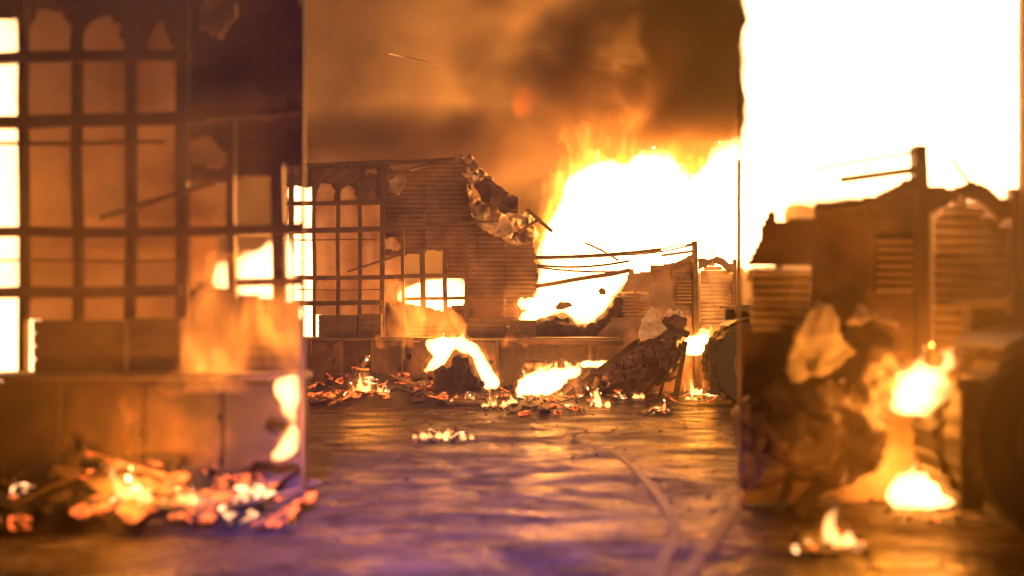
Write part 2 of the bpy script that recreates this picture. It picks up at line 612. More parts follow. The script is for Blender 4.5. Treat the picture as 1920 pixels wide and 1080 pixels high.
# ------------------------------------------------------------------ left: burnt stall, corrugated shop, counter
def left_side(P, is_near):
    hi = 812.0 if is_near else 2000.0
    lo = 556.0 if is_near else 520.0
    w = 'near the camera at the left edge' if is_near else 'at the back left'
    px = 15 / F                                     # metres per photo pixel in the stall's plane
    t = thing('burnt_stall', Vector((P(680, 640, 15).x, P(680, 640, 15).y, 0)),
              ('close burnt stall frame of dark bars and orange lit panels filling the left edge' if is_near else
               'smaller distant burnt stall frame of dark bars and orange lit panels left of centre'), 'stall')
    c = lambda u: min(u, hi)
    bottom = 583 + 1400 * 1.6 / 15.0
    # bars across: (u0, v0, u1, v1, height px)
    for k, (u0, v0, u1, v1, hh) in enumerate([(lo, 311, 860, 299, 6), (lo, 383, 722, 380, 8), (lo, 433, 735, 429, 9.5),
                                              (735, 429, 935, 414, 4.5), (lo, 521, 872, 517, 8), (lo, 569, 716, 567, 9), (760, 560, 878, 558, 6),
                                              (lo, 450, 702, 449, 2.2), (lo, 544, 716, 543, 1.8), (652, 510, 742, 481, 3.2)]):
        if u0 > hi:
            continue
        if u1 > hi:
            v1 = v0 + (v1 - v0) * (hi - u0) / (u1 - u0)
            u1 = hi
        bar('cross_bar', P(u0, v0, 14.97), P(u1, v1, 14.97), hh * px, .06, M['steel'], t, .02, k)
    for k, (u, vt, vb, ww) in enumerate([(547, 300, bottom, 8), (590, 312, bottom, 5.5), (633.5, 345, 632, 6), (676, 340, 632, 7), (717, 318, bottom, 9),
                                         (756, 432, 632, 6), (794, 465, 600, 10), (834, 466, 600, 8), (875, 432, 632, 6)]):
        if u < hi:
            bar('upright', P(u, vb, 15.05), P(u + rnd.uniform(-2, 2), vt, 15.05), ww * px, .07, M['steel'], t, .018, k + 20)
    if is_near:
        bar('upright', P(812.0, 565 + (1062 - 540) / S, 14.2), P(812.0, 330, 14.2), 2.6 * px, .03, M['steel'], t)
    # stained panels in the cells behind the bars
    cols = [(592, 632), (635, 675), (678, 716)]
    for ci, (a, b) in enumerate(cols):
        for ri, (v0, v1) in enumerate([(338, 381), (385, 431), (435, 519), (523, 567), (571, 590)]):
            sheet('panel', P, [(a, v0), (b, v0), (b, v1), (a, v1)], 15.24 + rnd.uniform(-.03, .05), M['dimpanel' if (ri == 0 and ci == 2) else 'panel'], t, 5, crumple=.05, cscale=.02,
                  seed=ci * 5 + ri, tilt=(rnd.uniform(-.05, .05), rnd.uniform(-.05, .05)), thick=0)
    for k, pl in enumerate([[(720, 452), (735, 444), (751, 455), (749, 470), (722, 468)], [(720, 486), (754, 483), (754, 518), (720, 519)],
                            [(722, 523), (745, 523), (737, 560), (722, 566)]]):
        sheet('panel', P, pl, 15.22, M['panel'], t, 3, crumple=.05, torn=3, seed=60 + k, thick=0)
    # charred skin hanging over the top row, burnt through in rounded holes
    arch = lambda cx, cy, rx, ry: [(cx + rx * math.sin(a), cy - ry * math.cos(a)) for a in [math.pi * (i / 8 - .5) for i in range(9)]] + [(cx + rx, 390), (cx - rx, 390)]
    sheet('charred_skin', P, [(lo, 312), (c(730), 306), (c(730), 381), (lo, 384)], 15.12, M['iron'], t, 1.5, crumple=.06, torn=6, seed=3,
          holes=[arch(611, 373, 17, 31), arch(654, 378, 15, 31), arch(698, 380, 10, 30), [(lo - 5, 348), (588, 350), (588, 390), (lo - 5, 390)],
                 [(688, 318), (709, 318), (708, 327), (690, 326)]])
    # shop of corrugated iron sheets
    tl = P(870, 640, 15.4)
    t2 = thing('corrugated_shop', Vector((tl.x if not is_near else P(770, 640, 15.4).x, tl.y, 0)),
               ('dark corrugated iron wall of the close stall, at upper left beside the panels' if is_near else
                'dark scorched corrugated iron shop left of the big fire, roof sagging'), 'shop')
    sheets = [[(718, 318), (800, 309), (802, 432), (718, 434)], [(797, 309), (864, 297), (884, 330), (886, 424), (797, 430)],
              [(716, 432), (800, 428), (800, 474), (757, 480), (716, 484)], [(797, 428), (889, 416), (900, 520), (838, 522), (836, 470), (797, 468)],
              [(880, 402), (935, 440), (948, 455), (948, 640), (874, 640), (874, 520)], [(944, 452), (972, 462), (1000, 455), (1008, 520), (998, 560), (1012, 600), (1004, 640), (944, 640)],
              [(836, 575), (880, 570), (880, 640), (836, 640)], [(716, 560), (840, 585), (840, 640), (716, 640)]]
    for k, pl in enumerate(sheets):
        pl = clip_poly(pl, 500, hi)
        if len(pl) < 3:
            continue
        hl = []
        if k == 0:
            hl = [[(727, 342), (742, 330), (762, 332), (760, 350), (748, 366), (730, 358)], [(735, 312), (772, 306), (768, 316), (738, 320)]]
        sheet('iron_sheet', P, pl, 15.3 + .05 * (k % 3), M['iron'], t2, 2.6, corr=.012, pitch=8.4, crumple=.10, cscale=.012, torn=3.0, seed=20 + k, holes=hl)
    # loose scraps on the wall, their lit look put into the pale colour
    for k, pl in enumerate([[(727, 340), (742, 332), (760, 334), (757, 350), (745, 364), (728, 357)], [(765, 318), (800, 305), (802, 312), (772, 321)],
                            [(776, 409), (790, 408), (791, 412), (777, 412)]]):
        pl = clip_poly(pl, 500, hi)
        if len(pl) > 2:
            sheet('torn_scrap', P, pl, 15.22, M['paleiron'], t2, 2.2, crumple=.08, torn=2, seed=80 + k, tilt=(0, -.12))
    if not is_near:
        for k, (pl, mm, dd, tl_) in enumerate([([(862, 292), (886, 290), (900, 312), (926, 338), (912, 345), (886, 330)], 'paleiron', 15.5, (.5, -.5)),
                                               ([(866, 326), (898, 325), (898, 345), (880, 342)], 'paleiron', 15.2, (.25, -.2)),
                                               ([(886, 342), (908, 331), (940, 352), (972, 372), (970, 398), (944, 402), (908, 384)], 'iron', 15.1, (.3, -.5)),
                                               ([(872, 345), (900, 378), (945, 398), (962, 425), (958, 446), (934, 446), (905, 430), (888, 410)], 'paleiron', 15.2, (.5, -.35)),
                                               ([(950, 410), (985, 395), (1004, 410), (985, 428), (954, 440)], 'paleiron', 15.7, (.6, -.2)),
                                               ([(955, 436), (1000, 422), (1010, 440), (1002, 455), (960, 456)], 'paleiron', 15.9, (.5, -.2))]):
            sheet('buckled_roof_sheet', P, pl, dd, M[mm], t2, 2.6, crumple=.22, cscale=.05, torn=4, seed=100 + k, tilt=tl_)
        bar('rafter', P(988, 392, 15.6), P(1036, 434, 15.6), .07, .06, M['steel'], t2, .03, 3)
        bar('rafter', P(972, 436, 15.5), P(1014, 410, 15.5), .05, .05, M['steel'], t2, .03, 4)
        bar('rafter', P(862, 300, 15.4), P(960, 384, 15.4), .06, .05, M['steel'], t2, .03, 5)
    # market counter in front
    dT = 14.2
    zt = P(700, 633, dT).z
    x0, x1 = P(lo, 633, dT).x, P(c(1166), 633, dT).x
    yF = P(700, 633, dT).y
    dep = .55 if not is_near else .28
    t3 = thing('market_counter', ((x0 + x1) / 2, yF, 0),
               ('close low market counter with brown board front across the lower left edge' if is_near else
                'long distant market counter with brown board front below the burnt shops'), 'counter')
    box('counter_top', (x0, yF - .03, zt - .06), (x1, yF + dep, zt), M['slab'], t3, .012)
    nb = max(2, round((x1 - x0) / .62))
    for k in range(nb):
        a, b = x0 + (x1 - x0) * k / nb, x0 + (x1 - x0) * (k + 1) / nb
        if not is_near and (980 < 960 + (a + .3) / dT * F < 1140) and k % 2:
            continue
        oy = rnd.uniform(0, .03)
        if rnd.random() > .12:
            sc_ = F / dT
            ua, ub = 960 + a * sc_ + 1.2, 960 + b * sc_ - 1.2
            if is_near:
                ua, ub = 571 + (960 + (a + .008) / yF * F) / S, 571 + (960 + (b - .008) / yF * F) / S
            top_v, low_v = 639.5, 583 + (H - rnd.uniform(.02, .3)) / dT * F
            hl = []
            for q in range(rnd.randrange(0, 3)):
                hu, hv, hr = rnd.uniform(ua, ub), rnd.uniform(655, low_v), rnd.uniform(3, 12)
                hl.append([(hu + hr * math.cos(z), hv + hr * .9 * math.sin(z)) for z in [i * .7 for i in range(9)]])
            sheet('front_board', P, [(ua, top_v), (ub, top_v), (ub, low_v + rnd.uniform(-9, 3)), ((ua + ub) / 2, low_v + rnd.uniform(-12, 3)), (ua, low_v)], dT + .06 + oy, M['board'], t3,
                  2.4, crumple=.05, cscale=.02, torn=3.5, seed=400 + k + (50 if is_near else 0), tilt=(rnd.uniform(-.05, .05), rnd.uniform(-.07, .07)), holes=hl, thick=.018)
        box('counter_leg', (a - .03, yF + .08, 0), (a + .03, yF + .14, zt - .062), M['steel'], t3, .004)
    box('back_board', (x0 + .02, yF + dep - .05, .05), (x1 - .02, yF + dep - .02, zt - .07), M['crate'], t3, .004)
    # dark crates standing on the counter
    for k, (a, b, v) in enumerate([(597, 669, 590), (672, 714, 588), (880, 948, 596), (955, 1005, 600)]):
        if a > hi or (is_near and k > 1):
            continue
        A, B = P(a, v, 14.45), P(b, v, 14.45)
        q = dep * .5
        cr = thing('market_crate', ((A.x + B.x) / 2, A.y, zt),
                   ['wide black sooty crate on the %s counter, left of its neighbour', 'narrower black sooty crate on the %s counter, below the panels',
                    'dark crate on the %s counter under the corrugated wall', 'dark crate on the %s counter, rightmost of four'][k] % ('close left' if is_near else 'distant'), 'crate',
                   'crates on the counters')
        nsl = 4
        for s in range(nsl):
            z0, z1 = zt + .004 + (A.z - zt) * s / nsl, zt + .004 + (A.z - zt) * (s + .9) / nsl
            box('slat', (A.x, A.y, z0), (B.x, A.y + .02, z1), M['crate'], cr, .003)
        box('body', (A.x + .01, A.y + .022, zt + .004), (B.x - .01, A.y + q, A.z - .01), M['crate'], cr, .004)
    return t

# ------------------------------------------------------------------ right: kiosk with shutters
def right_side(P, is_near):
    lo = 1160.5 if is_near else 900.0
    hi = 1400.0 if is_near else 1470.0
    c = lambda u: max(u, lo)
    px = 14.6 / F
    bottom = 583 + 1400 * 1.6 / 14.6
    o = P(1290, 700, 14.6)
    t = thing('shuttered_kiosk', (o.x, o.y, 0),
              ('close scorched kiosk with orange lit roller shutter filling the right edge' if is_near else
               'distant scorched kiosk with orange lit roller shutter right of centre'), 'kiosk')
    # wall sheets left of the post
    walls = [[(1166, 545), (1184, 502), (1192, 512), (1218, 508), (1222, 499), (1262, 497), (1262, 600), (1166, 600)], [(1260, 497), (1305, 484), (1305, 600), (1260, 600)],
             [(1150, 596), (1305, 596), (1305, bottom), (1120, bottom), (1120, 625)]]
    shut_hole = [(1167, 548), (1218, 548), (1218, 596), (1167, 596)]
    for k, pl in enumerate(walls):
        pl = clip_poly(pl, lo, hi)
        sheet('wall_sheet', P, pl, 14.62, M['kiosk'], t, 2.5, corr=.006 if k == 1 else 0, pitch=8, crumple=.06, cscale=.02, torn=2.5, seed=200 + k,
              holes=[shut_hole] if k == 0 else ())
    # small shutter, its slats one by one
    def shutter(u0, u1, v0, v1, d, pitch, top=None, mm='shutter'):
        s = bpy.data.objects.new('roller_shutter', None)
        COL.objects.link(s)
        s.parent = t
        s.matrix_parent_inverse = t.matrix_basis.inverted()
        v = v0
        k = 0
        while v < v1:
            a, b = u0, u1
            if top:
                a, b = top(v, u0, u1)
            A, B = P(a, v, d), P(b, v + pitch * .93, d)
            hgt = A.z - B.z
            # curved slat profile
            prof = [(-.004, 0), (.014, .25), (.02, .55), (.012, .85), (-.004, 1)]
            vs = []
            for x in (A.x, B.x):
                for dy, f in prof:
                    vs.append((x, A.y - dy * 1, A.z - hgt * f))
                vs += [(x, A.y + .012, A.z - hgt), (x, A.y + .012, A.z)]
            n = 7
            fs = [(i, (i + 1) % n, n + (i + 1) % n, n + i) for i in range(n)] + [tuple(range(n))[::-1], tuple(range(n, 2 * n))]
            me = mesh('slat', vs, fs)
            sl = link('slat', me, M[mm], s)
            sl.rotation_euler = (0, 0, 0)
            v += pitch
            k += 1
        return s
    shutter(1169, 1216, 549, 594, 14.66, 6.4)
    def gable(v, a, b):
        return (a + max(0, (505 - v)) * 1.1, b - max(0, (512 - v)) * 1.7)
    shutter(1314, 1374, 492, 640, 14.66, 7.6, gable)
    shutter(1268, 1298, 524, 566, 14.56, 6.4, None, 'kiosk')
    # frame
    bar('corner_post', P(1307, bottom, 14.5), P(1302, 452, 14.5), 9 * px, .10, M['steel'], t, .015, 1)
    bar('shutter_rail', P(1377, bottom, 14.55), P(1377, 486, 14.55), 6 * px, .07, M['kiosk'], t)
    bar('tall_post', P(1384, bottom, 14.4), P(1385, 300, 14.4), 4 * px, .06, M['kiosk'], t, .01, 6)
    sheet('shutter_box', P, [(1310, 482), (1330, 486), (1345, 480), (1358, 484), (1366, 494), (1380, 492), (1380, 508), (1366, 512), (1352, 497), (1336, 492), (1322, 502), (1310, 506)],
          14.5, M['kiosk'], t, 2, crumple=.04, torn=1.5, seed=230, thick=.03)
    sheet('base_panel', P, [(1310, 640), (1380, 640), (1380, bottom), (1310, bottom)], 14.6, M['kiosk'], t, 5, crumple=.05, seed=231, thick=.01)
    sheet('sill', P, [(1310, 615), (1378, 612), (1378, 622), (1310, 626)], 14.4, M['shutter'], t, 3, crumple=.05, torn=2, seed=232)
    # awning arms and the sagging canopy edge
    bar('awning_arm', P(1303, 456, 14.4), P(c(1218), 471, 14.2), 2.6 * px, .025, M['steel'], t, .01, 7)
    sheet('canopy_edge', P, clip_poly([(1220, 498), (1268, 492), (1304, 474), (1304, 486), (1270, 500), (1222, 506)], lo, hi), 14.35, M['kiosk'], t, 2.2, crumple=.08, torn=2, seed=240)
    bar('brace', P(1328, 462, 14.6), P(1346, 486, 14.5), 2.2 * px, .02, M['steel'], t)
    bar('canopy_rail', P(1303, 470, 14.4), P(c(1240), 478, 14.3), 5 * px, .03, M['kiosk'], t, .02, 9)
    if is_near:
        bar('end_post', P(1159.8, 565 + (955 - 540) / S, 14.0), P(1159.8, 330, 14.0), 1.8 * px, .03, M['kiosk'], t)
    # plastic sheet hanging over the heap
    ww = 'close' if is_near else 'distant'
    pl = sheet('plastic_sheet', P, [(1222, 574), (1233, 578), (1240, 606), (1254, 618), (1244, 622), (1226, 634), (1204, 640), (1196, 630), (1204, 600)], 13.4, M['plastic'],
               None, 2.2, crumple=.11, cscale=.045, torn=3, seed=250, tilt=(.15, .2))
    tag(pl, 'pale grey plastic sheet hanging over the %s dark heap' % ww, 'plastic sheet')
    pl = sheet('torn_rag', P, [(1246, 594), (1254, 577), (1264, 584), (1274, 579), (1287, 596), (1276, 593), (1265, 588), (1256, 594)], 13.3, M['plastic'], None, 1.6,
               crumple=.12, cscale=.09, torn=1.5, seed=251)
    tag(pl, 'small pinkish torn rag on top of the %s dark heap' % ww, 'rag')
    return t

def dark_heap(P, is_near):
    lo = 1161 if is_near else 900
    ww = 'close' if is_near else 'distant'
    poly = [(1048, 735), (1072, 712), (1120, 690), (1168, 655), (1200, 636), (1230, 622), (1246, 598), (1262, 588), (1282, 592), (1288, 620), (1280, 645),
            (1272, 668), (1276, 690), (1262, 712), (1240, 718), (1232, 730), (1222, 720), (1196, 716), (1172, 724), (1140, 728), (1100, 745), (1060, 748)]
    poly = clip_poly(poly, lo, 1400)
    t = heap(P, poly, 14.0, 'tarpaulin_heap', ('close dark tarpaulin heap in front of the right edge kiosk' if is_near else
             'large distant dark tarpaulin heap sloping down left in front of the shuttered kiosk'), 'heap', M['tarp'], .30, 200, .03, .065, 3.2, .10)
    # boards and poles that stick out of it
    r = random.Random(41 if is_near else 40)
    for k, (a, b) in enumerate([((1236, 742), (1266, 628)), ((1266, 742), (1284, 640)), ((1190, 742), (1228, 640)), ((1062, 742), (1196, 640)), ((1178, 742), (1160, 672)),
                                ((1205, 742), (1250, 690)), ((1246, 610), (1292, 628)), ((1100, 712), (1190, 684)), ((1120, 742), (1110, 690)), ((1150, 690), (1262, 640))]):
        if min(a[0], b[0]) < lo or (is_near and k in (0, 1)):
            continue
        p, q = P(a[0], a[1], 13.95 - r.uniform(0, .35 if a[1] > 740 else .1)), P(b[0], b[1], 13.8 - r.uniform(0, .2))
        if a[1] > 740:
            p.z = .02
        bar('charred_board', p, q, r.uniform(.05, .13), .03, M['char'], t, .03, 300 + k)
    for k, pl in enumerate([[(1170, 668), (1222, 640), (1232, 662), (1212, 690), (1176, 700)], [(1228, 640), (1272, 626), (1280, 662), (1258, 700), (1236, 690)],
                            [(1110, 704), (1168, 676), (1176, 712), (1130, 728)]]):
        pl = clip_poly(pl, lo, 1400)
        if len(pl) > 2:
            sheet('tarpaulin_fold', P, pl, 13.58, M['tarp'], t, 2.6, crumple=.34, cscale=.05, torn=5, seed=320 + k, tilt=(.1, -.2))
    return t

# ------------------------------------------------------------------ trailer with its wheel
def trailer(P, is_near):
    ww = 'close' if is_near else 'distant'
    c = P(1412, 700, 12.25)
    R = .72
    c.z = R
    d = c.y
    t = thing('flatbed_trailer', (c.x + .4, d, 0), ('close dark trailer with big tyre cut by the lower right corner' if is_near else
              'dark parked trailer with big tyre standing right of the tarpaulin heap'), 'trailer')
    def ring(name, prof, m, parent, seg=44, cx=c.x, cz=R, y=d, tread=False):
        vs, fs = [], []
        n = len(prof)
        for i in range(seg):
            a = 2 * math.pi * i / seg
            for k, (r, dy) in enumerate(prof):
                rr_ = r - (.03 if tread and i % 2 and r > R - .02 else 0)
                vs.append((cx + rr_ * math.cos(a), y + dy, cz + rr_ * math.sin(a)))
        for i in range(seg):
            for k in range(n):
                fs.append((i * n + k, i * n + (k + 1) % n, ((i + 1) % seg) * n + (k + 1) % n, ((i + 1) % seg) * n + k))
        return link(name, mesh(name, vs, fs, not tread), m, parent)
    for k, yo in enumerate((0, .42)):
        w = bpy.data.objects.new('wheel', None)
        COL.objects.link(w)
        w.parent = t
        w.matrix_parent_inverse = t.matrix_basis.inverted()
        ring('tyre', [(R, -.14), (R, .14), (R - .06, .18), (.37, .14), (.35, .10), (.35, -.10), (.37, -.14), (R - .06, -.18)], M['tyre'], w, 60, y=d + yo, tread=True)
        ring('rim', [(.355, -.11), (.355, .11), (.32, .11), (.29, -.02), (.11, -.04), (.11, -.07), (.29, -.05), (.32, -.11)], M['rim'], w, 36, y=d + yo)
        ring('hub', [(.1, -.09), (.1, .02), (.02, .02), (.02, -.09)], M['rim'], w, 20, y=d + yo)
    # mudguard arch, mud flap, bed
    vs, fs = [], []
    n = 18
    for i in range(n + 1):
        a = math.radians(35 + 90 * i / n)
        for r in (R + .045, R + .06):
            for dy in (-.12, .5):
                vs.append((c.x + r * math.cos(a), d + dy, R + r * math.sin(a)))
    for i in range(n):
        b = i * 4
        for q in ((0, 1), (1, 3), (3, 2), (2, 0)):
            fs.append((b + q[0], b + q[1], b + 4 + q[1], b + 4 + q[0]))
    fs += [(0, 2, 3, 1), (n * 4, n * 4 + 1, n * 4 + 3, n * 4 + 2)]
    link('mudguard', mesh('mudguard', vs, fs), M['vehicle'], t)
    fx = P(1328, 700, 12.25).x
    ft = P(1328, 640, 12.25).z
    box('mud_flap', (fx, d - .12, .24), (fx + .15, d - .09, ft), M['tyre'], t, .006)
    box('mud_flap_bracket', (fx - .01, d - .085, ft - .05), (c.x - .5, d - .02, ft + .03), M['vehicle'], t, .006)
    box('side_rail', (c.x - .25, d + .1, R * 2 + .14), (c.x + 2.2, d + .18, R * 2 + .26), M['vehicle'], t, .01)
    for k in range(7):
        box('bed_plank', (c.x - .25, d + .19 + k * .13, R * 2 + .20), (c.x + 2.2, d + .31 + k * .13, R * 2 + .245), M['board'], t, .006)
    box('axle', (c.x - .05, d - .06, R - .05), (c.x + .05, d + 1.1, R + .05), M['vehicle'], t, .01)
    box('chassis_beam', (c.x - .3, d + .5, R + .12), (c.x + 2.2, d + .6, R * 2 + .19), M['vehicle'], t, .01)
    w = 2.0
    box('support_leg', (c.x + w, d + .5, 0), (c.x + w + .09, d + .6, R * 2 + .19), M['vehicle'], t, .01)

left_side(far, False)
left_side(near, True)
right_side(far, False)
right_side(near, True)
dark_heap(far, False)
dark_heap(near, True)
trailer(far, False)
trailer(near, True)

# ------------------------------------------------------------------ rubble
def chunk_mesh(seed, flat):
    r = random.Random(seed)
    bm = bmesh.new()
    bmesh.ops.create_icosphere(bm, subdivisions=1, radius=1)
    for v in bm.verts:
        v.co *= 1 + r.uniform(-.35, .25)
        v.co.z *= flat
    me = bpy.data.meshes.new('rubble_chunk')
    bm.to_mesh(me)
    bm.free()
    return me
def plank_mesh(seed):
    r = random.Random(seed)
    me = mesh('charred_plank', [(x * (1 + r.uniform(-.1, .1)), y * .12 * (1 + r.uniform(-.3, .3)), z * .05 * (1 + r.uniform(-.3, .3))) for x in (-1, -.3, .4, 1) for y in (-1, 1) for z in (-1, 1)],
              [(4 * i + a, 4 * i + b, 4 * i + 4 + b, 4 * i + 4 + a) for i in range(3) for a, b in ((0, 1), (1, 3), (3, 2), (2, 0))] + [(0, 2, 3, 1), (12, 13, 15, 14)])
    return me
CH = {}
def shared(kind, k, mm):
    key = (kind, k, mm)
    if key not in CH:
        me = chunk_mesh(k * 7 + 1, .6) if kind == 'c' else plank_mesh(k * 5 + 2)
        me.materials.append(M[mm])
        CH[key] = me
    return CH[key]
def debris(P, u0, u1, v0, v1, name, label, count, hgt, seed, size=(.05, .14), embers=.3, hot=.06, lo=-1e9, hi=1e9, small=220):
    r = random.Random(seed)
    a, b = P((u0 + u1) / 2, v1, ground_d(v1)), None
    t = thing(name, (a.x, a.y, 0), label, 'rubble')
    def spot():
        v = v0 + (v1 - v0) * r.random()
        u = r.uniform(u0, u1)
        g = P(u, v, ground_d(v))
        k = (1 - ((u - (u0 + u1) / 2) / ((u1 - u0) / 2)) ** 2) * math.sin(math.pi * min(1, max(0, (v1 - v) / (v1 - v0 + .01) * .8 + .1)))
        return g, max(0, k)
    for i in range(count):
        g, k = spot()
        s = r.uniform(*size)
        x = r.random()
        mm = 'hot' if x < hot else 'ember' if x < hot + embers else 'char' if x < .8 else 'rubble'
        z = hgt * k * r.uniform(.55, .95)
        if r.random() < .33:
            o = bpy.data.objects.new('charred_plank', shared('p', r.randrange(5), mm))
            s *= 2.2
            o.scale = (s, s, s)
            o.rotation_euler = (r.uniform(-.3, .3), r.uniform(-.5, .5), r.uniform(-.9, .9))
            o.location = (g.x, g.y, z + s * .12)
        else:
            o = bpy.data.objects.new('rubble_chunk', shared('c', r.randrange(6), mm))
            o.scale = (s * r.uniform(.8, 1.6), s, s * r.uniform(.5, 1))
            o.rotation_euler = (r.uniform(-.4, .4), r.uniform(-.4, .4), r.uniform(0, 6))
            o.location = (g.x, g.y, z + s * .25)
        COL.objects.link(o)
        o.parent = t
        o.matrix_parent_inverse = t.matrix_basis.inverted()
    # the mound of ash they lie on
    mv, mf = [], []
    nu, nv = 26, 9
    for j in range(nv + 1):
        for i in range(nu + 1):
            u, v = u0 + (u1 - u0) * i / nu, v0 + (v1 - v0) * j / nv
            g = P(u, v, ground_d(v))
            k = (1 - ((u - (u0 + u1) / 2) / ((u1 - u0) / 2)) ** 2) * math.sin(math.pi * min(1, max(0, (v1 - v) / (v1 - v0 + .01) * .8 + .1)))
            if j == nv or j == 0:
                k = -.05
            mv.append((g.x, g.y, hgt * max(-.05, k) * .8 + .05 * k * mn.noise(Vector((u * .06, v * .1, seed))) - .012))
    for j in range(nv):
        for i in range(nu):
            a_ = j * (nu + 1) + i
            mf.append((a_, a_ + 1, a_ + nu + 2, a_ + nu + 1))
    link('ash_mound', mesh('ash_mound', mv, mf, True), M['char'], t)
    # fine ash and grit on it
    vs, fs = [], []
    for i in range(small):
        g, k = spot()
        s = r.uniform(.012, .045)
        z = hgt * k * r.uniform(.6, .9)
        b0 = len(vs)
        for dx, dy, dz in ((1, 0, 0), (-.5, .9, 0), (-.5, -.9, 0), (0, 0, 1.1)):
            vs.append((g.x + dx * s * r.uniform(.6, 1.3), g.y + dy * s * r.uniform(.6, 1.3), z + dz * s))
        fs += [(b0, b0 + 1, b0 + 3), (b0 + 1, b0 + 2, b0 + 3), (b0 + 2, b0, b0 + 3), (b0, b0 + 2, b0 + 1)]
    ash = link('ash_and_grit', mesh('ash_and_grit', vs, fs), M['char'], t)
    ash['kind'] = 'stuff'
    return t
debris(far, 560, 845, 718, 762, 'rubble_heap', 'long distant heap of glowing rubble in front of the counter, left of centre', 250, .5, 11, (.05, .16), .34)
debris(near, 560, 808, 722, 760, 'rubble_heap', 'close heap of glowing rubble across the lower left edge', 200, .42, 12, (.05, .15), .34)
debris(far, 955, 1105, 738, 780, 'rubble_heap', 'small stones and embers on the wet road at the centre', 46, .10, 13, (.04, .10), .18, .14, small=90)
debris(far, 1080, 1170, 722, 752, 'rubble_heap', 'charred pieces at the foot of the distant tarpaulin heap', 26, .12, 14, (.05, .11), .2, .06, small=60)
debris(far, 1260, 1340, 716, 752, 'rubble_heap', 'few charred pieces between the tarpaulin heap and the trailer wheel', 18, .08, 15, (.04, .09), .25, .1, small=40)
debris(near, 1262, 1338, 716, 752, 'rubble_heap', 'close charred pieces beside the lower right tyre', 16, .08, 16, (.04, .08), .25, .1, small=40)

debris(far, 880, 1010, 716, 748, 'rubble_heap', 'smouldering rubble between the charred bundle and the low white fire', 70, .2, 17, (.05, .13), .25, .05, small=120)
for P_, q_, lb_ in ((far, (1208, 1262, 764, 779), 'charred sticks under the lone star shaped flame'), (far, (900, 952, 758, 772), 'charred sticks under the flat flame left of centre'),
                    (far, (784, 864, 814, 828), 'charred scraps under the flame shaped glare nearest the camera on the road'), (near, (1206, 1262, 764, 779), 'charred sticks under the star shaped flame at lower right')):
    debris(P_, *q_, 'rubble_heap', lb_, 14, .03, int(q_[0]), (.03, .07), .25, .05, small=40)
# grit washed over the road
r_ = random.Random(77)
gv, gf = [], []
for _ in range(700):
    gy = 4.6 + 9 * r_.random() ** .8
    gx = r_.uniform(-.3, .3) * gy
    g_ = r_.choice((.008, .012, .016, .03)) * r_.uniform(.6, 1.3)
    b0 = len(gv)
    for dx, dy, dz in ((1, 0, 0), (-.5, .9, 0), (-.5, -.9, 0), (.1, 0, .7)):
        gv.append((gx + dx * g_ * r_.uniform(.6, 1.5), gy + dy * g_ * r_.uniform(.6, 1.5), -.006 + dz * g_))
    gf += [(b0, b0 + 1, b0 + 3), (b0 + 1, b0 + 2, b0 + 3), (b0 + 2, b0, b0 + 3), (b0, b0 + 2, b0 + 1)]
grit = link('road_grit', mesh('road_grit', gv, gf), M['char'])
grit['kind'] = 'stuff'
# burnt bundle in front of the counter
hb = heap(far, [(806, 734), (816, 712), (824, 684), (840, 690), (852, 664), (868, 672), (880, 668), (888, 700), (906, 716), (912, 734)], 13.2, 'burnt_bundle',
          'rounded charred bundle inside the white flames in front of the counter', 'bundle', M['char'], .35, 60, .035, .10, 6, .08)
sl = heap(far, [(968, 690), (985, 676), (1010, 674), (1032, 680), (1046, 690), (1010, 694)], 13.9, 'charred_sack', 'low charred sack lit from below at the centre', 'sack', M['rubble'], .12, 30, .03, .03, 5, .05)

# ------------------------------------------------------------------ overhead cables and fallen beams in front of the fire
def sag(P, a, b, drop, n=24):
    A, B = P(*a), P(*b)
    return [A.lerp(B, i / n) - Vector((0, 0, drop * 4 * (i / n) * (1 - i / n))) for i in range(n + 1)]
for k, (a, b, dr, r_, lb) in enumerate([((975, 483, 16), (1240, 468, 15.6), .05, .045, 'thickest dark cable sagging across the white fire'),
                                        ((985, 494, 16), (1180, 489, 15.2), .10, .026, 'thin cable just below the thickest cable before the fire'),
                                        ((978, 496, 16), (1182, 508, 15.2), .07, .022, 'lowest sagging thin cable before the white fire'),
                                        ((1095, 455, 16), (1160, 489, 15.8), -.03, .026, 'short slanting cable dropping to the right before the fire'),
                                        ((571, 313, 14.9), (852, 296, 14.9), .06, .012, 'thin cable running along the top of the distant burnt stall'),
                                        ((1175, 478, 15.0), (1302, 458, 14.5), .04, .018, 'thin cable running up to the top of the kiosk post')]):
    o = tube('cable', sag(far, a, b, dr), r_, M['cable'])
    tag(o, lb, 'cable', 'cables in front of the fire')
o = bar('fallen_beam', far(1005, 536, 15.6), far(1182, 508, 15.0), .085, .08, M['steel'], None, .05, 51)
tag(o, 'charred beam fallen slantwise across the white fire', 'beam')
o = bar('fallen_beam', far(970, 640, 14.0), far(1168, 642, 14.0), .09, .1, M['board'], None, .02, 52)
tag(o, 'long scorched plank lying along the counter right of centre', 'beam')
for k, (pl, lb) in enumerate([([(1040, 575), (1052, 565), (1068, 567), (1074, 574), (1058, 580), (1044, 580)], 'flat dark scrap floating dark against the middle of the white fire'),
                              ([(1121, 545), (1128, 538), (1136, 542), (1136, 552), (1124, 552)], 'small round dark scrap against the right of the white fire')]):
    o = sheet('hanging_scrap', far, pl, 15.4, M['iron'], None, 1.2, crumple=.05, torn=1.5, seed=300 + k, thick=.03)
    tag(o, lb, 'scrap')
